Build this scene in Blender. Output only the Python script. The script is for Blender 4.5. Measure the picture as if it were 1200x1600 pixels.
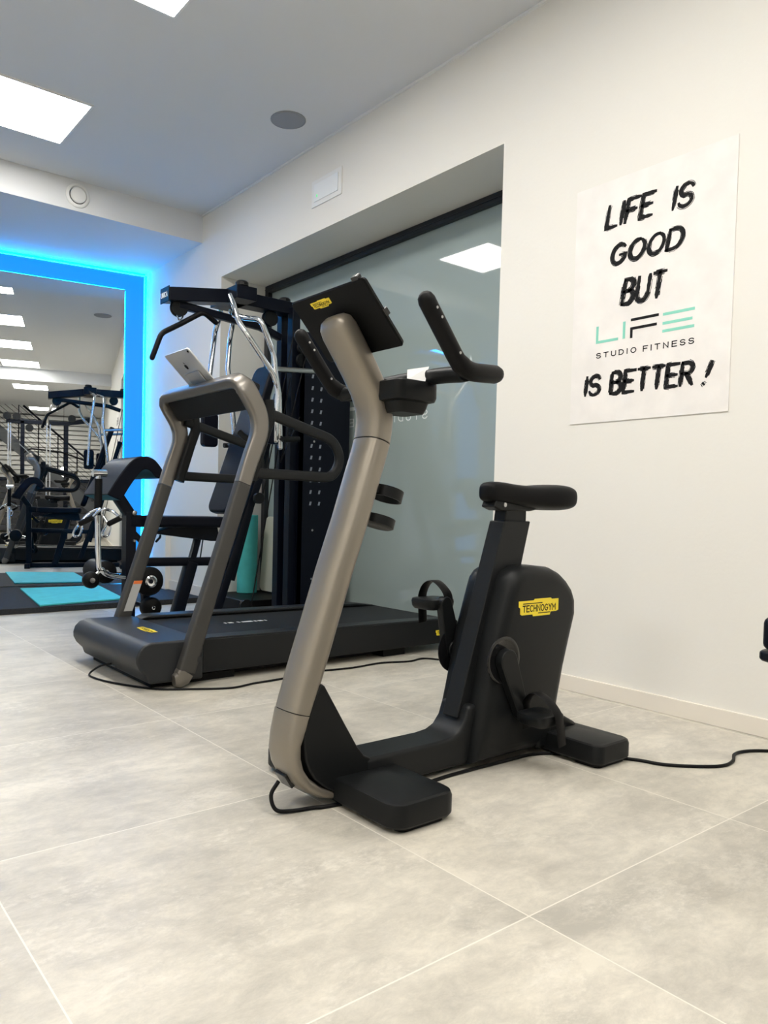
import bpy, bmesh, math, random
from mathutils import Vector, Matrix
R = math.radians
S = bpy.context.scene
for o in list(bpy.data.objects): bpy.data.objects.remove(o)
COL = S.collection

# ------------------------------------------------------------------ camera
cam = bpy.data.cameras.new('camera'); camo = bpy.data.objects.new('camera', cam); COL.objects.link(camo)
CAM_H = 0.7715; YAW, PITCH, ROLL = R(37.57), R(-2.07), R(1.30)
fwd = Vector((math.sin(YAW)*math.cos(PITCH), math.cos(YAW)*math.cos(PITCH), math.sin(PITCH)))
rt0 = Vector((math.cos(YAW), -math.sin(YAW), 0)); up0 = rt0.cross(fwd)
rt = rt0*math.cos(ROLL) + up0*math.sin(ROLL); up = -rt0*math.sin(ROLL) + up0*math.cos(ROLL)
m4 = Matrix((( rt.x, up.x, -fwd.x, 0), (rt.y, up.y, -fwd.y, 0), (rt.z, up.z, -fwd.z, CAM_H), (0, 0, 0, 1)))
camo.matrix_world = m4
cam.sensor_fit = 'VERTICAL'; cam.sensor_height = 24.0; cam.lens = 24.0*1182.07/1600
cam.shift_x = (600-531.3)/1600; cam.shift_y = (836.1-800)/1600
cam.clip_start = 0.02; cam.clip_end = 60
S.camera = camo

# ------------------------------------------------------------------ light and exposure
S.view_settings.view_transform = 'Standard'; S.view_settings.look = 'None'
S.view_settings.gamma = 1; S.view_settings.use_curve_mapping = False
S.view_settings.exposure = 0.0
PANEL = 26.5        # ceiling LED panels
LED = 40.0           # blue LED strips
SLATGLOW = 1.0
w = bpy.data.worlds.new('world'); S.world = w; w.use_nodes = True
w.node_tree.nodes['Background'].inputs[0].default_value = (0.9, 0.95, 1, 1)
w.node_tree.nodes['Background'].inputs[1].default_value = 0.05

# ------------------------------------------------------------------ materials
def mat(name, col, rough=0.5, metal=0.0, spec=0.5, emit=None, estr=0.0, noise=0.0, nscale=8.0, bump=0.0, bscale=200.0, coat=0.0):
    m = bpy.data.materials.new(name); m.use_nodes = True
    nt = m.node_tree; b = nt.nodes['Principled BSDF']
    b.inputs['Base Color'].default_value = (*col, 1); b.inputs['Roughness'].default_value = rough
    b.inputs['Metallic'].default_value = metal; b.inputs['Specular IOR Level'].default_value = spec
    b.inputs['Coat Weight'].default_value = coat
    if emit: b.inputs['Emission Color'].default_value = (*emit, 1); b.inputs['Emission Strength'].default_value = estr
    if noise or bump:
        tc = nt.nodes.new('ShaderNodeTexCoord')
    if noise:
        n = nt.nodes.new('ShaderNodeTexNoise'); n.inputs['Scale'].default_value = nscale; n.inputs['Detail'].default_value = 6
        nt.links.new(tc.outputs['Object'], n.inputs['Vector'])
        r = nt.nodes.new('ShaderNodeValToRGB'); e = r.color_ramp.elements
        e[0].position = .3; e[1].position = .7
        e[0].color = (*[c*(1-noise) for c in col], 1); e[1].color = (*[min(1, c*(1+noise)) for c in col], 1)
        nt.links.new(n.outputs['Fac'], r.inputs['Fac']); nt.links.new(r.outputs['Color'], b.inputs['Base Color'])
    if bump:
        n2 = nt.nodes.new('ShaderNodeTexNoise'); n2.inputs['Scale'].default_value = bscale; n2.inputs['Detail'].default_value = 3
        nt.links.new(tc.outputs['Object'], n2.inputs['Vector'])
        bp = nt.nodes.new('ShaderNodeBump'); bp.inputs['Strength'].default_value = bump; bp.inputs['Distance'].default_value = 0.002
        nt.links.new(n2.outputs['Fac'], bp.inputs['Height']); nt.links.new(bp.outputs['Normal'], b.inputs['Normal'])
    return m

M_WALL = mat('warm white wall paint', (.80, .78, .73), .75, bump=.25, bscale=60, spec=.25)
M_CEIL = mat('ceiling paint', (.74, .75, .76), .85, spec=.2)
M_TRIM = mat('baseboard paint', (.81, .755, .665), .5)
M_WHITE = mat('white plastic', (.82, .82, .80), .45)
M_GREYW = mat('grey speaker grille', (.30, .31, .33), .7)
M_PANEL = mat('led panel diffuser', (1, 1, 1), .5, emit=(1, .965, .90), estr=PANEL)
M_LED = mat('blue led strip', (.05, .3, 1), .5, emit=(.0, .36, 1.0), estr=LED)
M_MIRROR = mat('mirror', (.80, .83, .84), .0, metal=1.0)
M_GLASS = mat('back painted glass', (.34, .41, .40), .03, spec=.9)
M_FRAMEB = mat('black window frame', (.012, .014, .018), .45)
M_RUB = mat('black rubber flooring', (.026, .028, .032), .8, spec=.3, noise=.25, nscale=90, bump=.4)
M_TEAL = mat('teal foam mat', (.09, .62, .62), .75, noise=.08, nscale=14, bump=.3)
M_TEAL2 = mat('dark teal rolled mat', (.06, .42, .40), .75, noise=.08, nscale=20, bump=.3)
M_CREAM = mat('cream foam', (.55, .56, .47), .7)
M_BLK = mat('black plastic', (.007, .0078, .0085), .40, spec=.20, bump=.12, bscale=900)
M_BLK2 = mat('charcoal textured plastic', (.010, .011, .012), .44, spec=.22, bump=.15, bscale=900)
M_SCR = mat('console shell', (.0035, .0038, .0042), .45, spec=.12)
M_GLOSSB = mat('glossy black plastic', (.008, .008, .009), .18)
M_RUBB = mat('black rubber', (.004, .004, .0045), .5, spec=.16)
M_NAVY = mat('navy black powder coat', (.003, .0045, .010), .35, spec=.18)
M_TAN = mat('champagne grey metallic paint', (.27, .24, .20), .36, metal=.55)
M_TMGREY = mat('graphite textured paint', (.05, .048, .045), .5, metal=.3, bump=.15, bscale=700)
M_TMARCH = mat('warm grey metallic paint', (.20, .185, .165), .34, metal=.65)
M_HOOD = mat('graphite hood plastic', (.016, .018, .021), .42, spec=.4, bump=.15, bscale=800)
M_BELT = mat('treadmill belt', (.010, .011, .012), .6, spec=.35, bump=.35, bscale=1200)
M_CHROME = mat('chrome', (.82, .84, .87), .1, metal=1)
M_STEEL = mat('brushed steel', (.5, .5, .5), .3, metal=1)
M_PAD = mat('navy black vinyl', (.003, .004, .009), .45, spec=.15, bump=.2, bscale=300)
M_YEL = mat('yellow badge', (.90, .70, .03), .45)
M_INK = mat('black print', (.008, .008, .009), .7, spec=.2)
M_MINT = mat('mint print', (.25, .66, .53), .6)
M_POST = mat('poster paper', (.83, .80, .77), .7, noise=.05, nscale=9, bump=.25, bscale=40)
M_PAPER = mat('white paper', (.88, .88, .88), .6)
M_WTXT = mat('white vinyl lettering', (.75, .80, .79), .5)
M_ALU = mat('silver aluminium', (.62, .62, .62), .38, metal=.7)
M_ORANGE = mat('orange label band', (.75, .18, .04), .5)
M_LABEL = mat('grey label', (.42, .42, .41), .5)
M_SLAT = mat('pale slats', (.72, .71, .67), .6)
M_DKWOOD = mat('dark panelling', (.06, .06, .065), .5)
M_LAMP = mat('lit lamp shade', (1, 1, 1), .5, emit=(1, .95, .85), estr=6)
M_GREEN = mat('green indicator', (.1, .7, .2), .5, emit=(.1, .8, .25), estr=1.0)

def floor_material():
    m = bpy.data.materials.new('concrete look porcelain tiles'); m.use_nodes = True
    nt = m.node_tree; N = nt.nodes; Lk = nt.links.new; b = N['Principled BSDF']
    geo = N.new('ShaderNodeNewGeometry'); sep = N.new('ShaderNodeSeparateXYZ'); Lk(geo.outputs['Position'], sep.inputs[0])
    def math_(op, a, c=None):
        n = N.new('ShaderNodeMath'); n.operation = op
        for i, v in enumerate((a, c)):
            if v is None: continue
            if isinstance(v, (int, float)): n.inputs[i].default_value = v
            else: Lk(v, n.inputs[i])
        return n.outputs[0]
    def axis(out, off):
        s = math_('DIVIDE', math_('SUBTRACT', out, off), .8)
        f = math_('FRACT', s); fl = math_('FLOOR', s)
        d = math_('ABSOLUTE', math_('SUBTRACT', f, .5))
        return math_('GREATER_THAN', d, .5-.0020), fl
    gx, ix = axis(sep.outputs[0], .364); gy, iy = axis(sep.outputs[1], .094)
    g = math_('MAXIMUM', gx, gy)
    cb = N.new('ShaderNodeCombineXYZ'); Lk(ix, cb.inputs[0]); Lk(iy, cb.inputs[1])
    wn = N.new('ShaderNodeTexWhiteNoise'); Lk(cb.outputs[0], wn.inputs['Vector'])
    va = N.new('ShaderNodeVectorMath'); va.operation = 'MULTIPLY_ADD'
    Lk(wn.outputs['Color'], va.inputs[0]); va.inputs[1].default_value = (7, 7, 7); Lk(geo.outputs['Position'], va.inputs[2])
    mp = N.new('ShaderNodeMapping'); mp.inputs['Scale'].default_value = (1.0, 1.7, 1); Lk(va.outputs[0], mp.inputs['Vector'])
    def noise(sc, det, rough, dist=0):
        n = N.new('ShaderNodeTexNoise'); n.inputs['Scale'].default_value = sc; n.inputs['Detail'].default_value = det
        n.inputs['Roughness'].default_value = rough; n.inputs['Distortion'].default_value = dist
        Lk(mp.outputs[0], n.inputs['Vector']); return n.outputs['Fac']
    n1 = noise(2.2, 8, .62, .4); n2 = noise(11, 12, .80, .3)
    mix = math_('ADD', math_('MULTIPLY', n1, .5), math_('MULTIPLY', n2, .5))
    mix = math_('ADD', mix, math_('MULTIPLY', math_('SUBTRACT', wn.outputs['Value'], .5), .05))
    rp = N.new('ShaderNodeValToRGB'); Lk(mix, rp.inputs['Fac']); el = rp.color_ramp.elements
    el[0].position = .39; el[0].color = (.40, .375, .325, 1); el[1].position = .61; el[1].color = (.66, .615, .525, 1)
    e = el.new(.5); e.color = (.52, .487, .42, 1)
    n3 = noise(38, 6, .75, .2); n4 = noise(3.1, 3, .5, 0)
    fk = N.new('ShaderNodeMapRange'); Lk(math_('MULTIPLY', n3, n4), fk.inputs['Value']); fk.inputs['From Min'].default_value = .30; fk.inputs['From Max'].default_value = .42; fk.inputs['To Max'].default_value = .45
    fm = N.new('ShaderNodeMix'); fm.data_type = 'RGBA'; Lk(fk.outputs[0], fm.inputs['Factor']); Lk(rp.outputs['Color'], fm.inputs['A']); fm.inputs['B'].default_value = (.74, .70, .62, 1)
    mx = N.new('ShaderNodeMix'); mx.data_type = 'RGBA'; Lk(g, mx.inputs['Factor']); Lk(fm.outputs['Result'], mx.inputs['A'])
    mx.inputs['B'].default_value = (.74, .70, .62, 1)
    Lk(mx.outputs['Result'], b.inputs['Base Color'])
    rr = N.new('ShaderNodeMapRange'); Lk(n2, rr.inputs['Value']); rr.inputs['To Min'].default_value = .30; rr.inputs['To Max'].default_value = .52
    Lk(rr.outputs[0], b.inputs['Roughness']); b.inputs['Specular IOR Level'].default_value = .45
    bp = N.new('ShaderNodeBump'); bp.inputs['Strength'].default_value = .25; bp.inputs['Distance'].default_value = .001
    Lk(math_('SUBTRACT', n2, g), bp.inputs['Height']); Lk(bp.outputs['Normal'], b.inputs['Normal'])
    return m
M_FLOOR = floor_material()

# ------------------------------------------------------------------ mesh helpers
class MB:
    """collects shapes in one bmesh and links them as one mesh object"""
    def __init__(s): s.bm = bmesh.new(); s.n0 = None; s.m2 = None
    def face(s, pts):
        vs = [s.bm.verts.new(p) for p in pts]
        return s.bm.faces.new(vs)
    def box(s, x0, x1, y0, y1, z0, z1, M=None):
        vs = [s.bm.verts.new(Vector((x, y, z)) if M is None else M @ Vector((x, y, z))) for x in (x0, x1) for y in (y0, y1) for z in (z0, z1)]
        for f in ((0,1,3,2), (4,6,7,5), (0,4,5,1), (2,3,7,6), (0,2,6,4), (1,5,7,3)): s.bm.faces.new([vs[i] for i in f])
        return s
    def rings(s, rings, cap=True, closed=False):
        V = [[s.bm.verts.new(p) for p in r] for r in rings]; n = len(V[0]); k = len(V)
        for i in range(k if closed else k-1):
            a, b = V[i], V[(i+1) % k]
            for j in range(n):
                s.bm.faces.new((a[j], a[(j+1) % n], b[(j+1) % n], b[j]))
        if cap and not closed:
            s.bm.faces.new(list(reversed(V[0]))); s.bm.faces.new(V[-1])
        return s
    def tube(s, path, r, seg=12, closed=False, upv=(0, 0, 1), flat=None, power=2.0, round_ends=False):
        """sweep along path; r radius or list; flat=(half width along side, half width along up)"""
        P = [Vector(p) for p in path]; n = len(P); out = []
        rr = r if isinstance(r, (list, tuple)) else [r]*n
        if round_ends and not closed:
            a = (P[0]-P[1]).normalized(); b = (P[-1]-P[-2]).normalized()
            ks = (0.98, .85, .55)
            pre = [(P[0]+a*rr[0]*k, rr[0]*math.sqrt(1-k*k)) for k in ks]; suf = [(P[-1]+b*rr[-1]*k, rr[-1]*math.sqrt(1-k*k)) for k in reversed(ks)]
            P = [p for p, _ in pre]+P+[p for p, _ in suf]; rr = [q for _, q in pre]+list(rr)+[q for _, q in suf]; n = len(P)
        prev = None
        for i in range(n):
            if closed: t = P[(i+1) % n]-P[i-1]
            else: t = P[min(i+1, n-1)]-P[max(i-1, 0)]
            t.normalize()
            u = Vector(upv)
            if prev is not None and flat is None: u = prev
            u = u-t*u.dot(t)
            if u.length < 1e-4: u = Vector((1, 0, 0))-t*t.x
            u.normalize(); prev = u.copy(); sd = t.cross(u)
            ring = []
            for j in range(seg):
                a = 2*math.pi*j/seg; c, d = math.cos(a), math.sin(a)
                if flat:
                    c = math.copysign(abs(c)**(2/power), c); d = math.copysign(abs(d)**(2/power), d)
                    k = rr[i] if r is not None and not isinstance(r, bool) else 1
                    ring.append(P[i]+sd*c*flat[0]*k+u*d*flat[1]*k)
                else: ring.append(P[i]+sd*c*rr[i]+u*d*rr[i])
            out.append(ring)
        return s.rings(out, closed=closed)
    def prism(s, prof, y0, y1):
        """profile in x,z extruded along y"""
        return s.rings([[Vector((x, y0, z)) for x, z in prof], [Vector((x, y1, z)) for x, z in prof]])
    def prism_z(s, prof, z0, z1):
        return s.rings([[Vector((x, y, z0)) for x, y in prof], [Vector((x, y, z1)) for x, y in prof]])
    def cyl(s, a, b, r, seg=20, r2=None):
        return s.tube([a, b], [r, r if r2 is None else r2], seg)
    def lathe(s, c, axis, prof, seg=24):
        """prof: list of (radius, distance along axis)"""
        ax = Vector(axis).normalized(); u = ax.orthogonal().normalized(); v = ax.cross(u); c = Vector(c)
        return s.rings([[c+ax*h+(u*math.cos(2*math.pi*j/seg)+v*math.sin(2*math.pi*j/seg))*max(r, 1e-4) for j in range(seg)] for r, h in prof])
    def mark(s): s.n0 = len(s.bm.faces)
    def build(s, name, m, parent=None, org=None, bevel=0.0, seg=3, smooth=40, sub=0):
        bmesh.ops.recalc_face_normals(s.bm, faces=s.bm.faces)
        me = bpy.data.meshes.new(name); s.bm.to_mesh(me); s.bm.free()
        me.materials.append(m)
        if s.m2:
            me.materials.append(s.m2)
            for p in me.polygons:
                if p.index >= s.n0: p.material_index = 1
        for p in me.polygons: p.use_smooth = True
        me.set_sharp_from_angle(angle=R(smooth))
        o = bpy.data.objects.new(name, me); COL.objects.link(o)
        if parent is not None:
            o.parent = parent
            if org is not None: o.location = -Vector(org)
        if bevel:
            md = o.modifiers.new('bevel', 'BEVEL'); md.width = bevel; md.segments = seg; md.limit_method = 'ANGLE'; md.angle_limit = R(35)
            md.harden_normals = True
        if sub:
            md = o.modifiers.new('sub', 'SUBSURF'); md.levels = sub; md.render_levels = sub
        return o
def tag(o, label, cat, group=None, kind=None):
    if label: o['label'] = label
    if cat: o['category'] = cat
    if group: o['group'] = group
    if kind: o['kind'] = kind
    return o
def thing(name, label, cat, loc=(0, 0, 0), rz=0, group=None):
    o = bpy.data.objects.new(name, None); COL.objects.link(o); o.empty_display_size = .1
    o.location = loc; o.rotation_euler = (0, 0, rz); return tag(o, label, cat, group)
def struct(o): o['kind'] = 'structure'; return o
def copy_tree(o, parent=None):
    c = o.copy(); COL.objects.link(c)
    if parent: c.parent = parent
    for ch in list(o.children): copy_tree(ch, c)
    return c
def smooth_path(pts, n=6, closed=False):
    """Catmull-Rom through points"""
    P = [Vector(p) for p in pts]; out = []; k = len(P)
    for i in range(k if closed else k-1):
        p0 = P[i-1] if (closed or i > 0) else P[0]*2-P[1]
        p1 = P[i]; p2 = P[(i+1) % k]
        p3 = P[(i+2) % k] if (closed or i+2 < k) else P[-1]*2-P[-2]
        for j in range(n):
            t = j/n
            out.append(.5*((2*p1)+(p2-p0)*t+(2*p0-5*p1+4*p2-p3)*t*t+(3*p1-p0-3*p2+p3)*t**3))
    if not closed: out.append(P[-1])
    return out
def fillet(pts, r, n=5):
    """round the inner corners of a polyline"""
    P = [Vector(p) for p in pts]; out = [P[0]]
    for i in range(1, len(P)-1):
        a = P[i-1]-P[i]; b = P[i+1]-P[i]; rr = r[i-1] if isinstance(r, (list, tuple)) else r
        d = min(rr, a.length*.49, b.length*.49)
        p = P[i]+a.normalized()*d; q = P[i]+b.normalized()*d
        for j in range(n+1):
            t = j/n; out.append(p*(1-t)**2+P[i]*2*t*(1-t)+q*t*t)
    out.append(P[-1]); return out
def rrect(hx, hy, r, n=4):
    out = []
    for cx, cy, a0 in ((hx-r, hy-r, 0), (-hx+r, hy-r, 90), (-hx+r, -hy+r, 180), (hx-r, -hy+r, 270)):
        for j in range(n+1):
            a = R(a0+90*j/n); out.append((cx+r*math.cos(a), cy+r*math.sin(a)))
    return out

# ------------------------------------------------------------------ lettering
def arc(cx, cy, rx, ry, a0, a1, n=8): return [(cx+rx*math.cos(R(a0+(a1-a0)*i/n)), cy+ry*math.sin(R(a0+(a1-a0)*i/n))) for i in range(n+1)]
GL = {
 'L': (.55, [[(0,1),(0,0),(.55,0)]]), 'I': (.05, [[(.02,1),(.02,0)]]),
 'F': (.55, [[(0,0),(0,1),(.58,1)], [(0,.52),(.48,.52)]]),
 'E': (.55, [[(.58,1),(0,1),(0,0),(.58,0)], [(0,.52),(.5,.52)]]),
 'S': (.58, [arc(.29,.74,.28,.26,20,90,4)+arc(.29,.74,.28,.26,100,250,6)+arc(.29,.26,.3,.26,80,-80,8)+arc(.29,.26,.29,.26,-100,-165,4)]),
 'G': (.66, [arc(.33,.5,.33,.5,45,335,16)+[(.64,.45),(.38,.45)]]),
 'O': (.68, [arc(.34,.5,.34,.5,80,440,20)]),
 'D': (.62, [[(0,0),(0,1)], [(-.03,1),(.25,1)]+arc(.25,.5,.37,.5,80,-80,10)+[(.25,0),(-.03,0)]]),
 'B': (.58, [[(0,0),(0,1)], [(0,1),(.3,1)]+arc(.3,.77,.22,.23,80,-80,6)+[(.3,.53),(0,.53)], [(.3,.53)]+arc(.3,.27,.28,.27,80,-80,7)+[(.3,0),(0,0)]]),
 'U': (.6, [[(0,1),(0,.3)]+arc(.3,.3,.3,.3,190,350,8)+[(.6,.3),(.6,1)]]),
 'T': (.62, [[(0,1),(.62,1)], [(.31,1),(.31,0)]]),
 'R': (.6, [[(0,0),(0,1)], [(0,1),(.3,1)]+arc(.3,.76,.25,.24,80,-80,6)+[(.3,.52),(0,.52)], [(.25,.52),(.6,0)]]),
 'N': (.62, [[(0,0),(0,1),(.6,0),(.6,1)]]), 'C': (.6, [arc(.33,.5,.33,.5,50,310,14)]),
 'H': (.6, [[(0,0),(0,1)], [(.58,0),(.58,1)], [(0,.52),(.58,.52)]]),
 'Y': (.6, [[(0,1),(.3,.5),(.6,1)], [(.3,.5),(.3,0)]]),
 'M': (.75, [[(0,0),(0,1),(.37,.35),(.74,1),(.74,0)]]), 'A': (.64, [[(0,0),(.32,1),(.64,0)], [(.13,.38),(.51,.38)]]),
 'X': (.6, [[(0,0),(.6,1)], [(0,1),(.6,0)]]),
 '!': (.12, [[(.1,1),(.04,.34)], [(0,.06),(.03,0)]]), ' ': (.3, [])}
def ribbon(mb, pts, o, ru, uu, hw, nn, th, ext=0.0):
    """flat stroke with thickness th, mitred joints; pts in 2D, mapped by o + ru*x + uu*y; nn outward normal"""
    P = [Vector((a, b)) for a, b in pts]
    if ext: P[0] = P[0]+(P[0]-P[1]).normalized()*ext; P[-1] = P[-1]+(P[-1]-P[-2]).normalized()*ext
    L = []; Rr = []
    for i in range(len(P)):
        d1 = (P[i]-P[i-1]).normalized() if i else (P[1]-P[0]).normalized()
        d2 = (P[i+1]-P[i]).normalized() if i < len(P)-1 else d1
        t = d1+d2
        if t.length < 1e-6: t = d1
        t.normalize(); nrm = Vector((-t.y, t.x)); k = 1/max(.5, abs(t.dot(d1)))
        h = hw[i] if isinstance(hw, list) else hw
        L.append(P[i]+nrm*h*k); Rr.append(P[i]-nrm*h*k)
    f = lambda p, z: o+ru*p.x+uu*p.y+nn*z
    rings = [[f(L[i], 0), f(Rr[i], 0), f(Rr[i], th), f(L[i], th)] for i in range(len(P))]
    mb.rings(rings)
def text(mb, s, o, ru, uu, nn, h, width=None, sw=.09, gap=.26, slant=0.0, th=.0008, brush=False, seed=1):
    rnd = random.Random(seed)
    tot = sum(GL[c][0]+gap for c in s)-gap; sx = (width/(tot*h) if width else 1.0); x = 0
    for c in s:
        gw, strokes = GL[c]
        for st in strokes:
            pts = [((x+px+slant*py)*h*sx, py*h) for px, py in st]
            if not brush: ribbon(mb, pts, o, ru, uu, sw*h/2, nn, th, ext=sw*h/2)
            else:
                # dry brush: a solid core, loose bristles beside it, ragged ends
                Pd = []
                for i in range(len(pts)-1):
                    a = Vector(pts[i]); b = Vector(pts[i+1]); k = max(1, int((b-a).length/(h*.09)))
                    Pd += [tuple(a+(b-a)*j/k) for j in range(k)]
                Pd.append(pts[-1])
                wv = [sw*h/2*(.80+.30*rnd.random()) for _ in Pd]
                wv[0] *= .8; wv[-1] *= .6
                ribbon(mb, Pd, o, ru, uu, wv, nn, th, ext=sw*h*.3)
                for side in (-1, 1):
                    for q in range(2):
                        off = side*sw*h*(.5+.13*q+.08*rnd.random()); a = rnd.uniform(0, .35); b = rnd.uniform(.6, 1.0)
                        i0 = int(a*(len(Pd)-1)); i1 = max(i0+1, int(b*(len(Pd)-1)))
                        seg = Pd[i0:i1+1]
                        if len(seg) < 2: continue
                        sh = []
                        for i, p in enumerate(seg):
                            p = Vector(p); t = (Vector(seg[min(i+1, len(seg)-1)])-Vector(seg[max(i-1, 0)]))
                            if t.length < 1e-7: t = Vector((1, 0))
                            t.normalize(); sh.append(tuple(p+Vector((-t.y, t.x))*(off+rnd.uniform(-.012, .012)*h)))
                        ribbon(mb, sh, o, ru, uu, sw*h*.045*(1+rnd.random()), nn, th*(.7-.2*q), ext=h*.05*rnd.random())
        x += gw+gap

def badge(name, parent, c, ru, uu, nn, wid, sub=None):
    """yellow two-step plate with black lettering"""
    ru, uu, nn, c = (Vector(v) for v in (ru, uu, nn, c)); k = wid/1.0
    hk = .62
    pl = [(-.5,.20),(-.13,.20),(-.11,.235),(.30,.235),(.32,.20),(.5,.20),(.5,-.10),(.44,-.13),(.30,-.13),(.28,-.21),(-.14,-.21),(-.16,-.16),(-.42,-.16),(-.46,-.13),(-.46,.02),(-.5,.05)]
    mb = MB(); f = lambda p, z: c+ru*p[0]*k+uu*p[1]*k*hk+nn*z
    mb.rings([[f(p, 0) for p in pl], [f(p, .0012) for p in pl]])
    o = mb.build(name, M_YEL, parent)
    o['label'] = 'yellow badge with black lettering'
    t = MB()
    text(t, 'TECHNOGYM', c-ru*.40*k-uu*.05*k+nn*.0012, ru, uu, nn, .095*k, width=.82*k, sw=.17, gap=.24, th=.0005)
    for (a, b, y) in ((-.40,.08,.115), (-.02,.28,-.125)):
        ribbon(t, [(a*k, y*k*.68), (b*k, y*k*.68)], c+nn*.0012, ru, uu, .007*k, nn, .0005)
    return o, t

# ================================================================== SETTING
W = 2.803; CZ = 3.06; SOF = 2.845; BEAM = 5.52; NB = 3.245; NY0, NY1, NZ = 2.44, 5.20, 2.51
LX = -1.7; YB = -7.0; DEL = R(9.05)
tw = Vector((-math.cos(DEL), math.sin(DEL), 0)); nw = Vector((-math.sin(DEL), -math.cos(DEL), 0)); cw = Vector((W, 6.6, 0))
wp = lambda u, d, z: cw+tw*u+nw*d+Vector((0, 0, z))        # along the mirror wall, out into the room, up
struct(MB().box(LX-.1, NB+.1, YB-.1, 7.6, -.1, 0).build('floor', M_FLOOR))
struct(MB().box(LX-.1, W+.1, -.6, BEAM, CZ, CZ+.1).box(LX-.1, W+.1, YB-.1, -.6, 2.85, CZ+.1).box(LX-.1, W+.1, BEAM, 7.6, SOF, CZ+.1).build('ceiling', M_CEIL))
# right wall with the deep window niche
wr = MB()
wr.box(W, W+.1, YB, NY0, 0, CZ); wr.box(W, W+.1, NY1, 7.0, 0, CZ); wr.box(W, W+.1, NY0, NY1, NZ, CZ)
wr.box(W+.1, NB+.1, NY0-.1, NY0, 0, NZ+.1); wr.box(W+.1, NB+.1, NY1, NY1+.1, 0, NZ+.1); wr.box(W+.1, NB+.1, NY0, NY1, NZ, NZ+.1)
struct(wr.build('wall_right', M_WALL))
struct(MB().box(LX-.1, LX, YB, 7.6, 0, CZ).build('wall_left', M_WALL))
struct(MB().box(LX-.1, W+.1, YB-.1, YB, 0, CZ).build('wall_rear', M_WALL))
wb = MB()
wb.rings([[wp(u, d, z) for u, d in ((-.05, 0), (4.75, 0), (4.75, -.1), (-.05, -.1))] for z in (0, CZ)])
struct(wb.build('wall_back', M_WALL))
struct(MB().box(W-.016, W, YB, NY0, 0, .066).build('baseboard_right', M_TRIM, bevel=.002))
struct(MB().box(W-.016, W, NY1, 6.6, .04, .12).build('baseboard_back', M_TRIM, bevel=.002))
struct(MB().box(W-.012, W, -.6, BEAM, CZ-.012, CZ).build('trim_1', M_WHITE))
struct(MB().box(W-.05, W-.0, 6.02, 6.28, .04, .62).build('trim_2', M_WALL, bevel=.004))
# glazed panel filling the niche
win = MB(); win.box(NB-.012, NB, NY0, NY1, .03, NZ-.02)
wo = struct(win.build('window_1', M_GLASS))
fr = MB()
fr.box(NB-.05, NB-.013, NY0, NY1, NZ-.055, NZ); fr.box(NB-.05, NB-.013, NY1-.05, NY1, 0, NZ-.055); fr.box(NB-.05, NB-.013, NY0, NY1, 0, .05); fr.box(NB-.05, NB-.013, NY0, NY0+.05, .05, NZ-.055)
fr.box(NB-.055, NB-.013, NY0, NY1, NZ-.034, NZ-.028)
fo = fr.build('window_frame', M_FRAMEB, wo, bevel=.003)
lt = MB(); ry = Vector((0, 1, 0)); uz = Vector((0, 0, 1)); nx = Vector((-1, 0, 0))
text(lt, 'STUDIO FITNESS', Vector((NB-.0122, 3.36, 1.33)), ry, uz, nx, .05, width=.90, sw=.13, gap=.5)
for a, b, c, d in ((0, 1, 0, 0), (0, 0, .19, 0), (.26, 1, .26, 0), (.36, 0, .36, .45), (.36, .5, .56, .5), (.36, 1, .6, 1), (.66, 1, .9, 1), (.66, .5, .87, .5), (.66, 0, .9, 0)):
    ribbon(lt, [(a, b*.16), (c, d*.16)], Vector((NB-.0122, 3.36, 1.45)), ry, uz, .012, nx, .0008, ext=.01)
lt.build('lettering', M_WTXT, wo)

# ------------------------------------------------------------------ ceiling fittings
def ceiling_light(x, y, z, label):
    t = thing('ceiling_light', label, 'ceiling light', (x, y, z), 0, 'square LED ceiling panels')
    f = MB()
    for a, b, c, d in ((-.3, .3, -.3, -.288), (-.3, .3, .288, .3), (-.3, -.288, -.288, .288), (.288, .3, -.288, .288)): f.box(a, b, c, d, -.008, .0)
    f.build('frame', M_WHITE, t)
    MB().box(-.288, .288, -.288, .288, -.005, 0).build('diffuser', M_PANEL, t)
    return t
PX = 1.265
ceiling_light(PX-.02, 4.73, CZ, 'large bright square LED panel at the left edge of the ceiling, nearest the beam')
ceiling_light(PX+.0, 3.10, CZ, 'square LED panel cut off by the top edge of the photo')
ceiling_light(PX+.02, 1.50, CZ, 'square LED panel overhead, seen only in the mirror as third of the row')
ceiling_light(PX+.06, -.14, CZ, 'square LED panel seen only in the mirror, last before the far beam')
ceiling_light(PX+.16, -1.35, 2.85, 'square LED panel on the lower rear ceiling, nearer of the two in the mirror')
ceiling_light(PX+.26, -4.75, 2.85, 'square LED panel on the lower rear ceiling, farthest in the mirror')
for i, (y, z, nm) in enumerate(((1.5, CZ, 'nearer the mirror wall'), (-.14, CZ, 'nearer the rear'))):  # added lamps out of view, put in to brighten the room
    ceiling_light(-.75, y, z, 'added LED panel out of view by the left wall, for fill light, ' + nm)
t = thing('ceiling_speaker', 'round grey flush speaker in the ceiling', 'speaker', (2.497, 3.84, CZ))
MB().lathe((0, 0, 0), (0, 0, -1), [(.105, 0), (.105, .004), (.098, .007), (.094, .004)]).build('rim', M_GREYW, t)
MB().lathe((0, 0, -.001), (0, 0, -1), [(.093, 0), (.093, .004), (.05, .0055), (.0, .006)]).build('grille', M_GREYW, t)
t = thing('air_valve', 'round white ventilation valve on the beam face', 'vent', (1.815, BEAM, 2.953))
MB().lathe((0, 0, 0), (0, -1, 0), [(.085, 0), (.085, .006), (.078, .014), (.066, .016), (.060, .008), (.058, 0)], 32).build('ring', M_WHITE, t)
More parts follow.
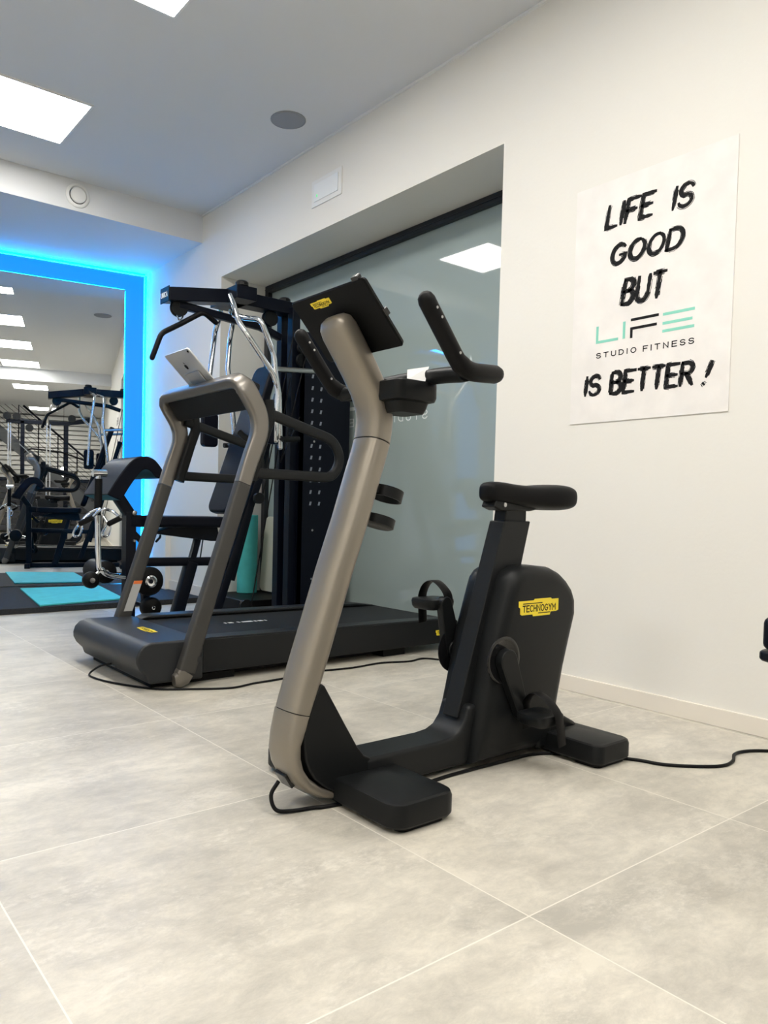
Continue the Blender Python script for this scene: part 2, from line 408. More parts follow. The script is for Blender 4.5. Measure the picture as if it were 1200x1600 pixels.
MB().lathe((0, -.004, 0), (0, -1, 0), [(.054, 0), (.056, .014), (.05, .02), (.0, .022)], 32).build('disc', M_WHITE, t)
MB().lathe((0, -.0005, 0), (0, -1, 0), [(.062, 0), (.062, .002)], 32).build('gap', M_GLOSSB, t)
t = thing('emergency_light', 'white rectangular emergency light high on the right wall above the niche', 'emergency light', (W, 3.855, 2.75))
MB().prism([(-.008, -.083), (0, -.083), (0, .083), (-.008, .083)], -.155, .155).build('housing', M_WHITE, t, bevel=.003)
M_EML = mat('opal cover', (.85, .87, .87), .5)
MB().box(-.013, -.0085, -.125, .125, -.055, .055).build('cover', M_EML, t, bevel=.003)
MB().box(-.0145, -.0132, .085, .095, -.03, -.015).build('indicator', M_GREEN, t)

# ------------------------------------------------------------------ mirror and LED strips
mz0, mz1, mu0, mu1 = .045, 2.665, .205, 3.85
mi = MB(); mi.rings([[wp(u, d, z) for u, d in ((mu0, .03), (mu1, .03), (mu1, .045), (mu0, .045))] for z in (mz0, mz1)])
tag(mi.build('wall_mirror', M_MIRROR), 'large frameless mirror on the back wall outlined in blue light', 'mirror')
def strip(name, label, pts, hu, hd):
    mb = MB(); (u0, d0, z0), (u1, d1, z1) = pts
    if abs(u1-u0) > .01: mb.rings([[wp(u, d0+a*hd, z0+b*hu) for a, b in ((-1, -1), (1, -1), (1, 1), (-1, 1))] for u in (u0, u1)])
    else: mb.rings([[wp(u0+b*hu, d0+a*hd, z) for a, b in ((-1, -1), (1, -1), (1, 1), (-1, 1))] for z in (z0, z1)])
    return tag(mb.build(name, M_LED), label, 'LED strip', 'blue LED strips around the mirror')
strip('led_strip', 'glowing blue LED strip along the top edge of the mirror', ((mu0, .022, mz1-.0), (mu1, .022, mz1)), .006, .006)
strip('led_strip', 'glowing blue LED strip down the right edge of the mirror', ((mu0-.002, .022, mz0), (mu0-.002, .022, mz1-.01)), .006, .006)
strip('led_strip', 'glowing blue LED strip where back wall meets ceiling', ((.02, .012, SOF-.012), (4.4, .012, SOF-.012)), .006, .006)
strip('led_strip', 'glowing blue LED strip in the corner of back wall and right wall', ((.014, .012, .05), (.014, .012, SOF-.02)), .006, .006)

M_GLOW = mat('added blue glow', (.004, .02, .06), .5, emit=(.006, .30, 1.0), estr=1.0)  # added glow in place of the strips' blue light on the wall
t = thing('added_mirror_glow', 'added blue glow standing in for LED light on the wall around the mirror up to the wall corner and ceiling', 'added glow', wp(2.0, 0, 1.4))
for nm, u0, u1, z0, z1 in (('side_glow', .03, mu0-.004, .045, SOF-.03), ('top_glow', mu0-.004, 4.4, mz1+.006, SOF-.03), ('side_glow', mu1+.004, 4.4, .045, mz1+.006)):
    mb = MB(); mb.rings([[wp(u, d, z) for u, d in ((u0, .002), (u1, .002), (u1, .012), (u0, .012))] for z in (z0, z1)]); mb.build(nm, M_GLOW, t, wp(2.0, 0, 1.4))
# ------------------------------------------------------------------ rubber flooring and yoga mats
rb = MB(); rb.prism_z([(LX, 5.37), (W, 5.37), (W, 6.58), (LX, 7.30)], 0, .04)
tag(rb.build('rubber_flooring', M_RUB, bevel=.004), 'dark grey rubber flooring in front of the mirror', 'rubber floor')
def flat_mat(name, poly, z0, th, m, label):
    mb = MB(); mb.prism_z(poly, z0, z0+th); return tag(mb.build(name, m, bevel=.003), label, 'yoga mat')
flat_mat('yoga_mat', [(1.54, 5.39), (2.19, 5.50), (2.335, 6.44), (1.70, 6.50)], .041, .012, M_TEAL, 'turquoise yoga mat lying flat on the rubber flooring before the mirror')
rl = MB(); rl.cyl((3.0, 5.07, .10), (3.0, 5.07, .70), .078, 28)
tag(rl.build('rolled_yoga_mat', M_TEAL2, bevel=.004), 'dark turquoise mat rolled up and standing upright behind the treadmill', 'yoga mat')
st = MB(); pr = rrect(.16, .29, .05)
st.rings([[Vector((3.12+dx+.05*(v+.29)/.58, 4.93+u, .40+v)) for u, v in pr] for dx in (0, .02)])
tag(st.build('foam_board', M_CREAM, bevel=.006), 'cream foam board with rounded corners leaning behind the turquoise roll', 'foam board')
sb = MB(); sb.box(2.72, 3.19, 4.62, 5.18, 0, .098)
tag(sb.build('floor_block', M_RUBB, bevel=.008), 'low black block on the floor under the turquoise roll', 'platform')

# ------------------------------------------------------------------ poster
P0Y, PT, PB = 2.03, 2.147, 1.155
t = thing('wall_poster', 'white motivational poster with black brush lettering on the right wall', 'poster', (W, 1.68, 1.65))
O = (W, 1.68, 1.65)
MB().box(W-.004, W-.0005, P0Y-.69, P0Y-.012, PB, PT).build('sheet', M_POST, t, O)
pr_, pu_, pn_ = Vector((0, -1, 0)), Vector((0, 0, 1)), Vector((-1, 0, 0))
def line(name, parts, m, brush, **k):
    for i, (s, u, z, h, wd) in enumerate(parts):
        mb = MB(); text(mb, s, Vector((W-.0042, P0Y-u, z)), pr_, pu_, pn_, h, width=wd, brush=brush, seed=len(s)*7+i+int(z*100), **k)
        mb.build(name, m, t, O)
line('slogan_word', [('LIFE', .158, 1.955, .088, .20), ('IS', .446, 1.948, .082, .072)], M_INK, True, sw=.17, gap=.2, slant=.17)
line('slogan_word', [('GOOD', .185, 1.798, .075, .30)], M_INK, True, sw=.19, gap=.2, slant=.17)
line('slogan_word', [('BUT', .243, 1.625, .096, .175)], M_INK, True, sw=.17, gap=.22, slant=.17)
line('slogan_word', [('IS', .083, 1.272, .078, .066), ('BETTER', .205, 1.268, .085, .345), ('!', .592, 1.262, .082, .02)], M_INK, True, sw=.17, gap=.2, slant=.1)
line('studio_word', [('STUDIO', .134, 1.424, .019, .18), ('FITNESS', .346, 1.422, .020, .205)], M_INK, False, sw=.19, gap=.5)
lo = Vector((W-.0042, P0Y, 0)); lgk = MB()
lg = MB(); ribbon(lg, [(.134, 1.556), (.134, 1.490), (.232, 1.490)], lo, pr_, pu_, .0055, pn_, .0006); lg.build('mint_logo_letter', M_MINT, t, O)
lg = MB(); ribbon(lg, [(.258, 1.555), (.258, 1.486)], lo, pr_, pu_, .0055, pn_, .0006); lg.build('mint_logo_letter', M_MINT, t, O)
lg = MB()
for z in (1.553, 1.518, 1.488): ribbon(lg, [(.424, z), (.551 if z != 1.518 else .543, z)], lo, pr_, pu_, .0055, pn_, .0006)
for pts in ([(.287, 1.556), (.407, 1.556)], [(.291, 1.483), (.291, 1.521), (.400, 1.521)]): ribbon(lgk, pts, lo, pr_, pu_, .0055, pn_, .0006)
lg.build('mint_logo_letter', M_MINT, t, O); lgk.build('black_logo_letter', M_INK, t, O)

# ================================================================== EXERCISE BIKE
def superellipse(c, a_dir, b_dir, a, b, p=2.6, n=28):
    out = []
    for j in range(n):
        th = 2*math.pi*j/n; ct, sn = math.cos(th), math.sin(th)
        out.append(c+a_dir*a*math.copysign(abs(ct)**(2/p), ct)+b_dir*b*math.copysign(abs(sn)**(2/p), sn))
    return out
YC = 1.586
def make_bike():
    O = Vector((1.66, YC, 0))
    t = thing('exercise_bike', 'black upright exercise bike with champagne grey front post and screen, in the foreground', 'exercise bike', O, 0, 'exercise bikes')
    part = lambda mb, name, m, parent=None, **k: mb.build(name, m, parent or t, O if parent is None else None, **k)
    yv = Vector((0, 1, 0))
    def loft(sec, p=2.6):
        # sec: list of (x, z, half thickness, half width, tangent angle from vertical in deg toward +x)
        rings = []
        for x, z, a, b, ang in sec:
            d = Vector((math.cos(R(ang)), 0, -math.sin(R(ang))))
            rings.append(superellipse(Vector((x, YC, z)), d, yv, a, b, p))
        return rings
    # -- champagne post, upper arm and foot cover
    PA, PB2 = .038, .056
    def ps(x, z, ang, ka=1, kb=1): return (x, z, PA*ka, PB2*kb, ang)
    arm = loft([ps(1.176,1.262,-46,.2,.45), ps(1.180,1.258,-46,.60,.78), ps(1.189,1.249,-46,.86,.95), ps(1.203,1.232,-44), ps(1.238,1.186,-42), ps(1.272,1.140,-38), ps(1.304,1.092,-28), ps(1.324,1.048,-14), ps(1.329,1.012,2), ps(1.326,.980,13), ps(1.3215,.9535,17)])
    part(MB().rings(arm), 'console_arm', M_TAN, smooth=50)
    post = loft([ps(1.3205,.950,17), ps(1.311,.918,18), ps(1.291,.86,19), ps(1.251,.739,19.5), ps(1.200,.60,19), ps(1.146,.44,18.5), ps(1.110,.335,17.5), ps(1.084,.250,15)])
    part(MB().rings(post), 'post', M_TAN, smooth=50)
    # curved foot cover: outer and inner lines in the side view
    outc = [(1.0473,.2570),(1.0365,.195),(1.034,.150),(1.044,.112),(1.066,.075),(1.100,.043),(1.142,.022),(1.192,.010)]
    inn = [(1.1203,.2378),(1.096,.208),(1.080,.178),(1.079,.145),(1.086,.115),(1.104,.087),(1.136,.060),(1.186,.036)]
    rings = []
    for (xo, zo), (xi, zi) in zip(outc, inn):
        c = Vector(((xo+xi)/2, YC, (zo+zi)/2)); d = Vector((xo-xi, 0, zo-zi)); rings.append(superellipse(c, d.normalized(), yv, d.length/2, .056, 3.2))
    fc = part(MB().rings(rings), 'post_foot_cover', M_TAN, smooth=50)
    sk = MB(); sk.prism([(1.046,.092),(1.060,.102),(1.084,.066),(1.070,.056)], YC-.02, YC+.03)
    sk.build('power_socket', M_GLOSSB, fc, bevel=.002)
    part(MB().rings(loft([(1.3212,.954,.0355,.0535,17),(1.3205,.949,.0355,.0535,17)])), 'seam_ring', M_GLOSSB)
    part(MB().rings(loft([(1.0842,.252,.036,.0545,15),(1.0832,.2465,.036,.0545,15)])), 'seam_ring', M_GLOSSB)
    g = MB(); gp = [(1.128,.326),(1.106,.28),(1.088,.235),(1.078,.190),(1.084,.137),(1.098,.105),(1.114,.082),(1.155,.048),(1.20,.022),(1.33,.02),(1.33,.098),(1.30,.102),(1.275,.116),(1.250,.145),(1.205,.215),(1.140,.318)]
    g.prism(gp, YC-.0575, YC+.0575); part(g, 'gusset', M_BLK, bevel=.006, seg=3)
    # -- base beam sweeping up into the seat tower
    b = MB(); b.prism([(1.28,.016),(1.28,.104),(1.56,.103),(1.605,.107),(1.637,.120),(1.660,.146),(1.676,.190),(1.76,.190),(1.76,.016)], YC-.060, YC+.060)
    part(b, 'base_beam', M_BLK2, bevel=.012, seg=4)
    # -- stabiliser feet
    for nm, x0, x1, hgt, cr_ in (('front_foot', 1.176, 1.390, .074, .045), ('rear_foot', 1.992, 2.17, .072, .03)):
        f = MB(); pl = rrect((x1-x0)/2, .2945, cr_, 6); xc = (x0+x1)/2
        def ring(z, k, dx=0): return [Vector((xc+x*k, YC+y*(1-(1-k)*.3), z)) for x, y in pl]
        f.rings([ring(.012, .96), ring(.018, 1), ring(hgt-.014, 1), ring(hgt-.004, .965), ring(hgt, .90)])
        fo_ = part(f, nm, M_BLK, smooth=30, bevel=0)
        for s in (-1, 1):
            q = MB(); q.rings([[Vector((xc+x, YC+s*.235+y, z)) for x, y in rrect(.075, .045, .02)] for z in (0, .0125)])
            q.build('rubber_pad', M_RUBB, fo_)
    # raised saddle joining beam to the feet
    j = MB(); j.prism([(1.95,.02),(1.96,.12),(2.07,.12),(2.16,.075),(2.165,.02)], YC-.10, YC+.10); part(j, 'foot_joint', M_BLK, bevel=.015)
    # -- flywheel housings either side of the seat tube
    pf = [(1.668,.020),(1.685,.12),(1.713,.23),(1.752,.40),(1.797,.535),(1.808,.564),(1.830,.588),(1.865,.602),(1.93,.605),(2.01,.597),(2.056,.58),(2.092,.556),(2.124,.525),(2.142,.49),(2.145,.44),(2.119,.36),(2.091,.27),(2.067,.17),(2.045,.05),(2.04,.020)]
    for s in (-1, 1):
        ins = MB(); cx = sum(p[0] for p in pf)/len(pf); cz = sum(p[1] for p in pf)/len(pf)
        P = [Vector((x, 0, z)) for x, z in pf]; n = len(P)
        def inset(d):
            out = []
            for i in range(n):
                t1 = (P[i]-P[i-1]).normalized(); t2 = (P[(i+1) % n]-P[i]).normalized()
                n1 = Vector((t1.z, 0, -t1.x)); n2 = Vector((t2.z, 0, -t2.x)); m = (n1+n2); m.normalize(); k = d/max(.5, m.dot(n1))
                out.append(P[i]+m*k)
            return out
        rings = []
        for y, d in ((.030, 0), (.062, 0), (.075, .003), (.086, .009), (.094, .018), (.099, .030), (.101, .042)):
            rings.append([Vector((p.x, YC+s*y, p.z)) for p in inset(d)])
        ins.rings(rings)
        h = part(ins, 'housing', M_BLK, smooth=35)
        if s < 0:
            bo, bt = badge('logo_plate', h, (1.932, YC-.1012, .474), (1, 0, 0), (0, 0, 1), (0, -1, 0), .195)
            bt.build('badge_lettering', M_INK, bo)
        else:
            bo, bt = badge('logo_plate', h, (1.932, YC+.1012, .474), (-1, 0, 0), (0, 0, 1), (0, 1, 0), .195)
            bt.build('badge_lettering', M_INK, bo)
        cr = MB(); cr.lathe((1.772, YC+s*.1005, .325), (0, s, 0), [(.072, 0), (.072, .003), (.066, .005), (.060, .003), (.058, .0015)], 36)
        cr.build('crank_ring', M_GLOSSB, h)
    # -- seat tube and post
    s_ = MB(); s_.prism([(1.652,.15),(1.664,.19),(1.786,.57),(1.842,.742),(1.968,.742),(1.925,.587),(1.80,.19)], YC-.031, YC+.031)
    part(s_, 'seat_tube', M_BLK2, bevel=.004)
    s_ = MB(); s_.prism([(1.846,.70),(1.858,.79),(1.955,.79),(1.955,.70)], YC-.024, YC+.024); part(s_, 'seat_post', M_BLK, bevel=.004)
    # -- saddle
    sec = [(1.776,.018,.812,.850),(1.785,.030,.803,.859),(1.805,.036,.797,.865),(1.85,.040,.795,.864),(1.90,.048,.791,.858),(1.95,.060,.786,.856),(2.00,.076,.782,.858),(2.03,.088,.779,.861),(2.07,.098,.778,.864),(2.105,.100,.778,.864),(2.124,.096,.780,.861),(2.134,.088,.785,.854)]
    rg = []
    for x, hw, zb, zt in sec:
        zc = (zb+zt)/2; rg.append([Vector((p.x, p.y, p.z)) for p in superellipse(Vector((x, YC, zc)), yv, Vector((0, 0, 1)), hw, (zt-zb)/2, 3.2, 24)])
    sd = part(MB().rings(rg), 'saddle', M_RUBB, smooth=60, sub=1)
    cl = MB(); cl.prism([(1.795,.785),(1.805,.806),(2.04,.800),(2.03,.784),(1.97,.774),(1.83,.774)], YC-.028, YC+.028); cl.build('saddle_clamp', M_BLK, sd, bevel=.005)
    cl = MB(); cl.cyl((1.842, YC-.032, .792), (1.842, YC+.032, .792), .007, 10); cl.build('clamp_bolt', M_STEEL, sd)
    # -- cranks, pedals and straps
    hub = Vector((1.772, YC, .325)); cv = Vector((.058, 0, -.155))
    for s in (-1, 1):
        cv = Vector((.074, 0, -.163)) if s < 0 else Vector((.040, 0, -.148))
        e = hub+cv*(-s); y = YC+s*.113; py_ = .185 if s < 0 else .165
        c = MB(); pts = []
        d = (cv*(-s)).normalized(); nrm = Vector((d.z, 0, -d.x))
        for i in range(13): a = R(90+15*i); pts.append(hub+d*math.cos(a)*.036+nrm*math.sin(a)*.036)
        for i in range(13): a = R(-90+15*i); pts.append(e+d*math.cos(a)*.024+nrm*math.sin(a)*.024)
        c.rings([[Vector((p.x, y-s*.014, p.z)) for p in pts], [Vector((p.x, y+s*.014, p.z)) for p in pts]])
        c.lathe((hub.x, YC+s*.092, hub.z), (0, s, 0), [(.03, 0), (.03, .015)])
        part(c, 'crank', M_BLK, bevel=.005)
        p = MB(); pz = e.z; px = e.x
        pl = rrect(.058, .052, .022, 4); pc = Vector((px, YC+s*py_, pz))
        def pr(z, k): return [pc+Vector((x*k, yy*k, z)) for x, yy in pl]
        p.rings([pr(-.020, .86), pr(-.012, .96), pr(.004, 1), pr(.012, .97), pr(.014, .9)])
        p.cyl((px, YC+s*.12, pz), (px, YC+s*py_, pz), .010, 12)
        po = part(p, 'pedal', M_BLK, smooth=35)
        stp = MB()
        arcp = [(-s*.060*0+px+.012, YC+s*(py_-.058), pz-.05), (px+.012, YC+s*(py_-.060), pz+.012), (px+.004, YC+s*(py_-.050), pz+.045), (px-.004, YC+s*(py_-.015), pz+.070), (px-.002, YC+s*(py_+.025), pz+.058), (px+.008, YC+s*(py_+.056), pz+.02), (px+.014, YC+s*(py_+.062), pz-.02), (px+.022, YC+s*(py_+.066), pz-.075)]
        stp.tube(smooth_path(arcp, 6), None, 8, upv=(1, 0, 0), flat=(.0022, .019), power=4) if False else stp.tube(smooth_path(arcp, 6), 1.0, 8, upv=(1, 0, 0), flat=(.0025, .019), power=4)
        stp.build('toe_strap', M_RUBB, po)
    # -- console screen (a slab tilted towards the rider)
    ax = Vector((.135, 0, -.140)).normalized(); nn = Vector((.70, 0, .714)).normalized()
    c0 = Vector((1.150, YC, 1.323))
    def cp(u, v, d): return c0+yv*u+ax*v+nn*d
    sc = MB(); hwid = .156; ln = .198
    sc.rings([[cp(u, v+ln/2, d) for u, v in rrect(hwid-i, ln/2-i, .010)] for d, i in ((0, .003), (.004, 0), (.012, .002), (.020, .012))])
    so = part(sc, 'console', M_SCR, smooth=35)
    MB().rings([[cp(u, v+ln/2, d) for u, v in rrect(hwid-.016, ln/2-.016, .006)] for d in (.020, .0204)]).build('screen', M_GLOSSB, so)
    MB().rings([[cp(-hwid+.03+u, -.003+v, d) for u, v in rrect(.012, .006, .003)] for d in (.002, .016)]).build('camera_bump', M_GLOSSB, so)
    MB().rings([[cp(-hwid-.004+u, .10+v, d) for u, v in rrect(.005, .010, .002)] for d in (.003, .012)]).build('volume_button', M_GLOSSB, so)
    bo, bt = badge('logo_plate', so, cp(.036, .028, -.0003), (0, -1, 0), -ax, -nn, .082); bt.build('badge_lettering', M_INK, bo)
    # -- handlebar with two horn grips
    hb = MB()
    bar = [(1.410, YC-.257, 1.116), (1.415, YC-.235, 1.117), (1.415, YC-.16, 1.122), (1.412, YC, 1.124), (1.415, YC+.16, 1.122), (1.415, YC+.235, 1.117), (1.410, YC+.257, 1.116)]
    hb.box(1.335, 1.40, YC-.03, YC+.03, 1.05, 1.12)
    hb.tube(smooth_path(bar, 6), .021, 14)
    ho = part(hb, 'handlebar', M_BLK)
    for s in (-1, 1):
        gr = MB()
        pts = fillet([(1.262, YC+s*.262, 1.270), (1.392, YC+s*.262, 1.118), (1.525, YC+s*.250, 1.128)], .05, 6)
        gr.tube(pts, [.0215]*3+[.024]*(len(pts)-3), 16, round_ends=True)
        go = gr.build('grip', M_RUBB, ho)
        for k in (.12, .25, .75):
            p = Vector((1.262, YC+s*.262-.0215, 1.270)).lerp(Vector((1.392, YC+s*.262-.0225, 1.118)), k)
            MB().lathe(p, (0, -1, 0), [(.0035, -.001), (.0035, .0005), (.0, .001)], 10).build('grip_screw', M_STEEL, go)
    # -- tray behind the post
    ty = MB(); pl = rrect(.074, .070, .026, 5); tc = Vector((1.371, YC-.064, .008))
    rr_ = lambda z, k: [tc+Vector((x*k, y*k, z)) for x, y in pl]
    ty.rings([rr_(1.018, .62), rr_(1.030, .70), rr_(1.046, .76), rr_(1.050, .95), rr_(1.060, 1.0), rr_(1.097, 1.0), rr_(1.100, .97), rr_(1.094, .90), rr_(1.085, .88)])
    part(ty, 'tray', M_BLK, smooth=35)
    # -- bottle rings
    for zc, xc, solid in ((.812, 1.378, False), (.735, 1.350, True)):
        br = MB(); r0 = .047; axs = Vector((.30, 0, .954)); ex = Vector((.954, 0, -.30)); c = Vector((xc, YC, zc))
        if solid: br.lathe(c-axs*.014, axs, [(.040, 0), (r0, .004), (r0, .028), (r0-.005, .028), (r0-.006, .008)], 28)
        else: br.rings([[c+ex*(rr*math.cos(2*math.pi*j/28))+yv*(rr*math.sin(2*math.pi*j/28))+axs*z for rr, z in ((r0, -.015), (r0, .015), (r0-.005, .015), (r0-.005, -.015))] for j in range(28)], closed=True)
        br.box(-.085, -.044, -.02, .02, -.01, .01, Matrix(((ex.x, 0, axs.x, c.x), (0, 1, 0, c.y), (ex.z, 0, axs.z, c.z), (0, 0, 0, 1))))
        part(br, 'bottle_ring', M_BLK, smooth=35)
    return t
bike = make_bike()
cd = MB(); q = [Vector(p) for p in ((1.325, YC-.132, 1.104), (1.388, YC-.132, 1.104), (1.415, YC-.118, 1.152), (1.338, YC-.118, 1.134))]
nv = Vector((0, .9, -.3)).normalized()*.001
cd.rings([[p for p in q], [p+nv for p in q]])
tag(cd.build('paper_card', M_PAPER), 'small white card standing in the tray of the exercise bike', 'card')
cb = MB()
cb.tube(smooth_path([(1.045, YC+.005, .074), (1.020, YC-.0, .045), (1.022, YC-.02, .014), (1.06, YC-.032, .006), (1.12, YC-.045, .005), (1.17, YC-.06, .005), (1.40, 1.497, .005), (1.576, 1.511, .005), (1.80, 1.505, .005), (1.96, 1.492, .005), (2.08, 1.40, .005), (2.17, 1.285, .005), (2.20, 1.215, .005), (2.25, 1.16, .005), (2.34, 1.10, .005), (2.42, 1.10, .005), (2.50, 1.13, .005), (2.57, 1.12, .005), (2.64, 1.07, .005), (2.70, .98, .005), (2.75, .85, .005)], 8), .0052, 8)
tag(cb.build('power_cable', M_RUBB), 'black power cable running under the exercise bike towards the wall', 'cable')

# ================================================================== TREADMILL
def make_treadmill():
    t = thing('treadmill', 'graphite treadmill with arched uprights and loop handrails behind the bike', 'treadmill', (1.40, 2.93, 0), 0)
    B = lambda mb, name, m, parent=None, **k: mb.build(name, m, parent or t, None, **k)
    WD = .76
    h = MB(); h.prism([(-.130,.026),(-.142,.060),(-.172,.090),(-.186,.118),(-.187,.140),(-.178,.168),(-.156,.190),(-.122,.200),(.115,.197),(.115,.024)], -.02, WD+.01)
    ho = B(h, 'motor_hood', M_HOOD, bevel=.012, seg=4)
    bo, bt = badge('logo_plate', ho, (-.01, .30, .1995), (0, -1, 0), (1, 0, 0), (0, 0, 1), .16); bt.build('badge_lettering', M_INK, bo)
    s = MB(); s.prism([(-.142,.064),(-.132,.030),(-.11,.028),(-.12,.070)], .34, .42); s.build('power_socket', M_GLOSSB, ho)
    d = MB(); prof = [(.115,.045),(.115,.192),(1.64,.172),(1.69,.160),(1.69,.075),(1.60,.042)]
    d.prism(prof, -.008, .085); d.prism(prof, WD-.085, WD+.0); d.prism([(.115,.05),(.115,.165),(1.69,.145),(1.69,.07)], .085, WD-.085)
    do = B(d, 'deck', M_BLK2, bevel=.006)
    rail = MB(); rail.prism([(.118,.192),(.16,.206),(1.50,.190),(1.62,.174)], WD-.10, WD-.005); rail.build('foot_rail', M_HOOD, do, bevel=.004)
    rail = MB(); rail.prism([(.118,.192),(.16,.196),(1.50,.178),(1.62,.174)], .0, .085); rail.build('foot_rail', M_HOOD, do, bevel=.004)
    bo, bt = badge('logo_plate', do, (1.585, -.0082, .10), (1, 0, 0), (0, 0, 1), (0, -1, 0), .13); bt.build('badge_lettering', M_INK, bo)
    b = MB(); b.prism([(.10,.17),(.10,.186),(1.66,.166),(1.685,.155),(1.685,.14)], .088, WD-.102)
    mk = b; mk.mark(); mk.m2 = M_PAPER; zz = lambda x: .1865-(x-.10)*.0128
    for x, hw in ((.45, .004), (.48, .012), (.525, .006), (.575, .030), (.625, .006), (.655, .012), (.685, .004)):
        y = .40; mk.rings([[Vector((x+a, y+c, zz(x)+e)) for a, c in ((-hw, -.012), (hw, -.012), (hw, .012), (-hw, .012))] for e in (-.001, .0006)])
    B(b, 'running_belt', M_BELT)
    pl = MB(); pl.box(-.10, .30, .04, WD-.04, .0, .03); pl.box(.30, 1.35, .08, WD-.10, .012, .06); pl.box(1.18, 1.33, .03, WD-.05, 0, .05); B(pl, 'base_plinth', M_RUBB)
    up = (-1, 0, .0)
    for y in (-.032, WD+.008):
        # dark lower leg then the bright arch above it
        l = MB(); l.tube([(.022, y, .070), (.155, y, .475), (.283, y, .866)], [1.15, 1.0, 1.0], 20, upv=(0, 1, 0), flat=(.034, .026), power=5)
        lo_ = B(l, 'upright', M_TMGREY, smooth=50)
        f = MB(); f.tube([(-.030, y, .034), (-.012, y, .036), (.004, y, .044), (.020, y, .068)], [.7, .95, 1.1, 1.12], 20, upv=(0, 1, 0), flat=(.034, .027), power=4); f.build('upright_foot', M_TMARCH, lo_, bevel=.004)
        mb = MB(); mb.lathe((.07, y-.027, .12) if y < 0 else (.07, y+.027, .12), (0, -1 if y < 0 else 1, 0), [(.012, -.001), (.012, .001), (.008, .0015)], 16); mb.build('cap', M_HOOD, lo_)
        if y > 0:
            lb = MB(); lb.rings([[Vector((.080+a*.33+c, y-.0315, .225+a*.95)) for a, c in ((0, -.022), (.16, -.022), (.16, .022), (0, .022))], [Vector((.080+a*.33+c, y-.0255, .225+a*.95)) for a, c in ((0, -.022), (.16, -.022), (.16, .022), (0, .022))]])
            lo2 = lb.build('warning_label', M_LABEL, lo_)
            lb = MB(); lb.rings([[Vector((.080+a*.33+c, y-f_, .225+a*.95)) for a, c in ((.143, -.022), (.16, -.022), (.16, .022), (.143, .022))] for f_ in (.0320, .026)]); lb.build('label_band', M_ORANGE, lo2)
    # one bent arch: near leg, top corner, cross bar, far corner, far leg
    y0, y1 = -.032, WD+.008
    leg = lambda y: [(.229, y, .648), (.305, y, .885), (.385, y, 1.135)]
    P = fillet([(.284, y0, .868), (.316, y0, .965), (.385, y0, 1.145), (.268, y0, 1.322), (.268, y1, 1.322), (.385, y1, 1.145), (.316, y1, .965), (.284, y1, .868)], [.03, .09, .075, .075, .09, .03], 6)
    ar = MB(); rings = []
    n = len(P)
    # section keeps its wide side in the plane of travel
    for i in range(n):
        tg = (P[min(i+1, n-1)]-P[max(i-1, 0)]).normalized()
        wdir = Vector((1, 0, .7)) if abs(tg.y) > .3 else Vector((tg.z, 0, -tg.x))
        wdir = (wdir-tg*wdir.dot(tg)).normalized(); nd = tg.cross(wdir)
        if i > 0 and wdir.dot(lastw) < 0: wdir = -wdir
        if i > 0 and nd.dot(lastn) < 0: nd = -nd
        lastw, lastn = wdir.copy(), nd.copy()
        k = 1.0+.25*max(0, (P[i].z-.9)/.42) if abs(tg.y) < .5 else 1.05
        rings.append(superellipse(P[i], wdir, nd, .0345*k, .026, 4.5, 24))
    ar.rings(rings); B(ar, 'arch', M_TMARCH, smooth=50)
    # console board under the cross bar
    c = MB(); c.prism([(.252,1.322),(.300,1.345),(.385,1.315),(.372,1.215),(.345,1.200)], y0+.028, y1-.028)
    co = B(c, 'console', M_BLK, bevel=.008)
    MB().prism([(.300,1.3455),(.306,1.347),(.388,1.3185),(.384,1.316)], y0+.06, y1-.06).build('display', M_GLOSSB, co)
    for y in (.0, WD-.03):
        ylo = y
        hr = MB(); pts = fillet([(.375, ylo, 1.205), (.425, ylo, 1.192), (.800, ylo, 1.095), (.850, ylo, 1.005), (.800, ylo, .915), (.420, ylo, .918), (.345, ylo, .920)], [.03, .10, .09, .10, .03], 6)
        hr.tube(pts, 1.0, 16, upv=(0, 1, 0), flat=(.024, .018), power=3)
        ro = B(hr, 'handrail', M_BLK2, smooth=50)
        br = MB(); br.tube([(.345, ylo, .89), (.405, ylo, 1.08), (.435, ylo, 1.16), (.425, ylo, 1.25)], 1.0, 14, upv=(0, 1, 0), flat=(.026, .020), power=3); br.build('handrail_bracket', M_BLK, ro, smooth=50)
    hk = MB(); hk.tube(smooth_path([(.36, .14, 1.11), (.38, .10, 1.08), (.40, .05, 1.085), (.40, .0, 1.10)], 5), .016, 10)
    B(hk, 'cup_holder', M_BLK, bevel=.006)
    return t
make_treadmill()
# tablet leaning on the cross bar
t = thing('tablet', 'silver tablet leaning on the cross bar of the treadmill', 'tablet', (1.62, 3.28, 1.335))
ax = Vector((.150, 0, -.140)).normalized(); nn = Vector((.68, 0, .73)); nn = (nn-ax*nn.dot(ax)).normalized(); c0 = Vector((1.536, 3.28, 1.474))-Vector((1.62, 3.28, 1.335)); yv = Vector((0, 1, 0))
tp = lambda u, v, d: c0+yv*u+ax*v+nn*d
mb = MB(); mb.rings([[tp(u, v+.1, d) for u, v in rrect(.125-i, .1-i, .012)] for d, i in ((0, .002), (.0015, 0), (.006, 0), (.007, .001))]); mb.build('body', M_ALU, t, smooth=40)
mb = MB(); mb.rings([[tp(u, v+.1, d) for u, v in rrect(.118, .093, .008)] for d in (.007, .0074)]); mb.build('screen', M_GLOSSB, t)
mb = MB(); mb.rings([[tp(-.108+u, .014+v, d) for u, v in rrect(.006, .006, .0058)] for d in (-.002, .0)]); mb.build('camera_lens', M_GLOSSB, t)
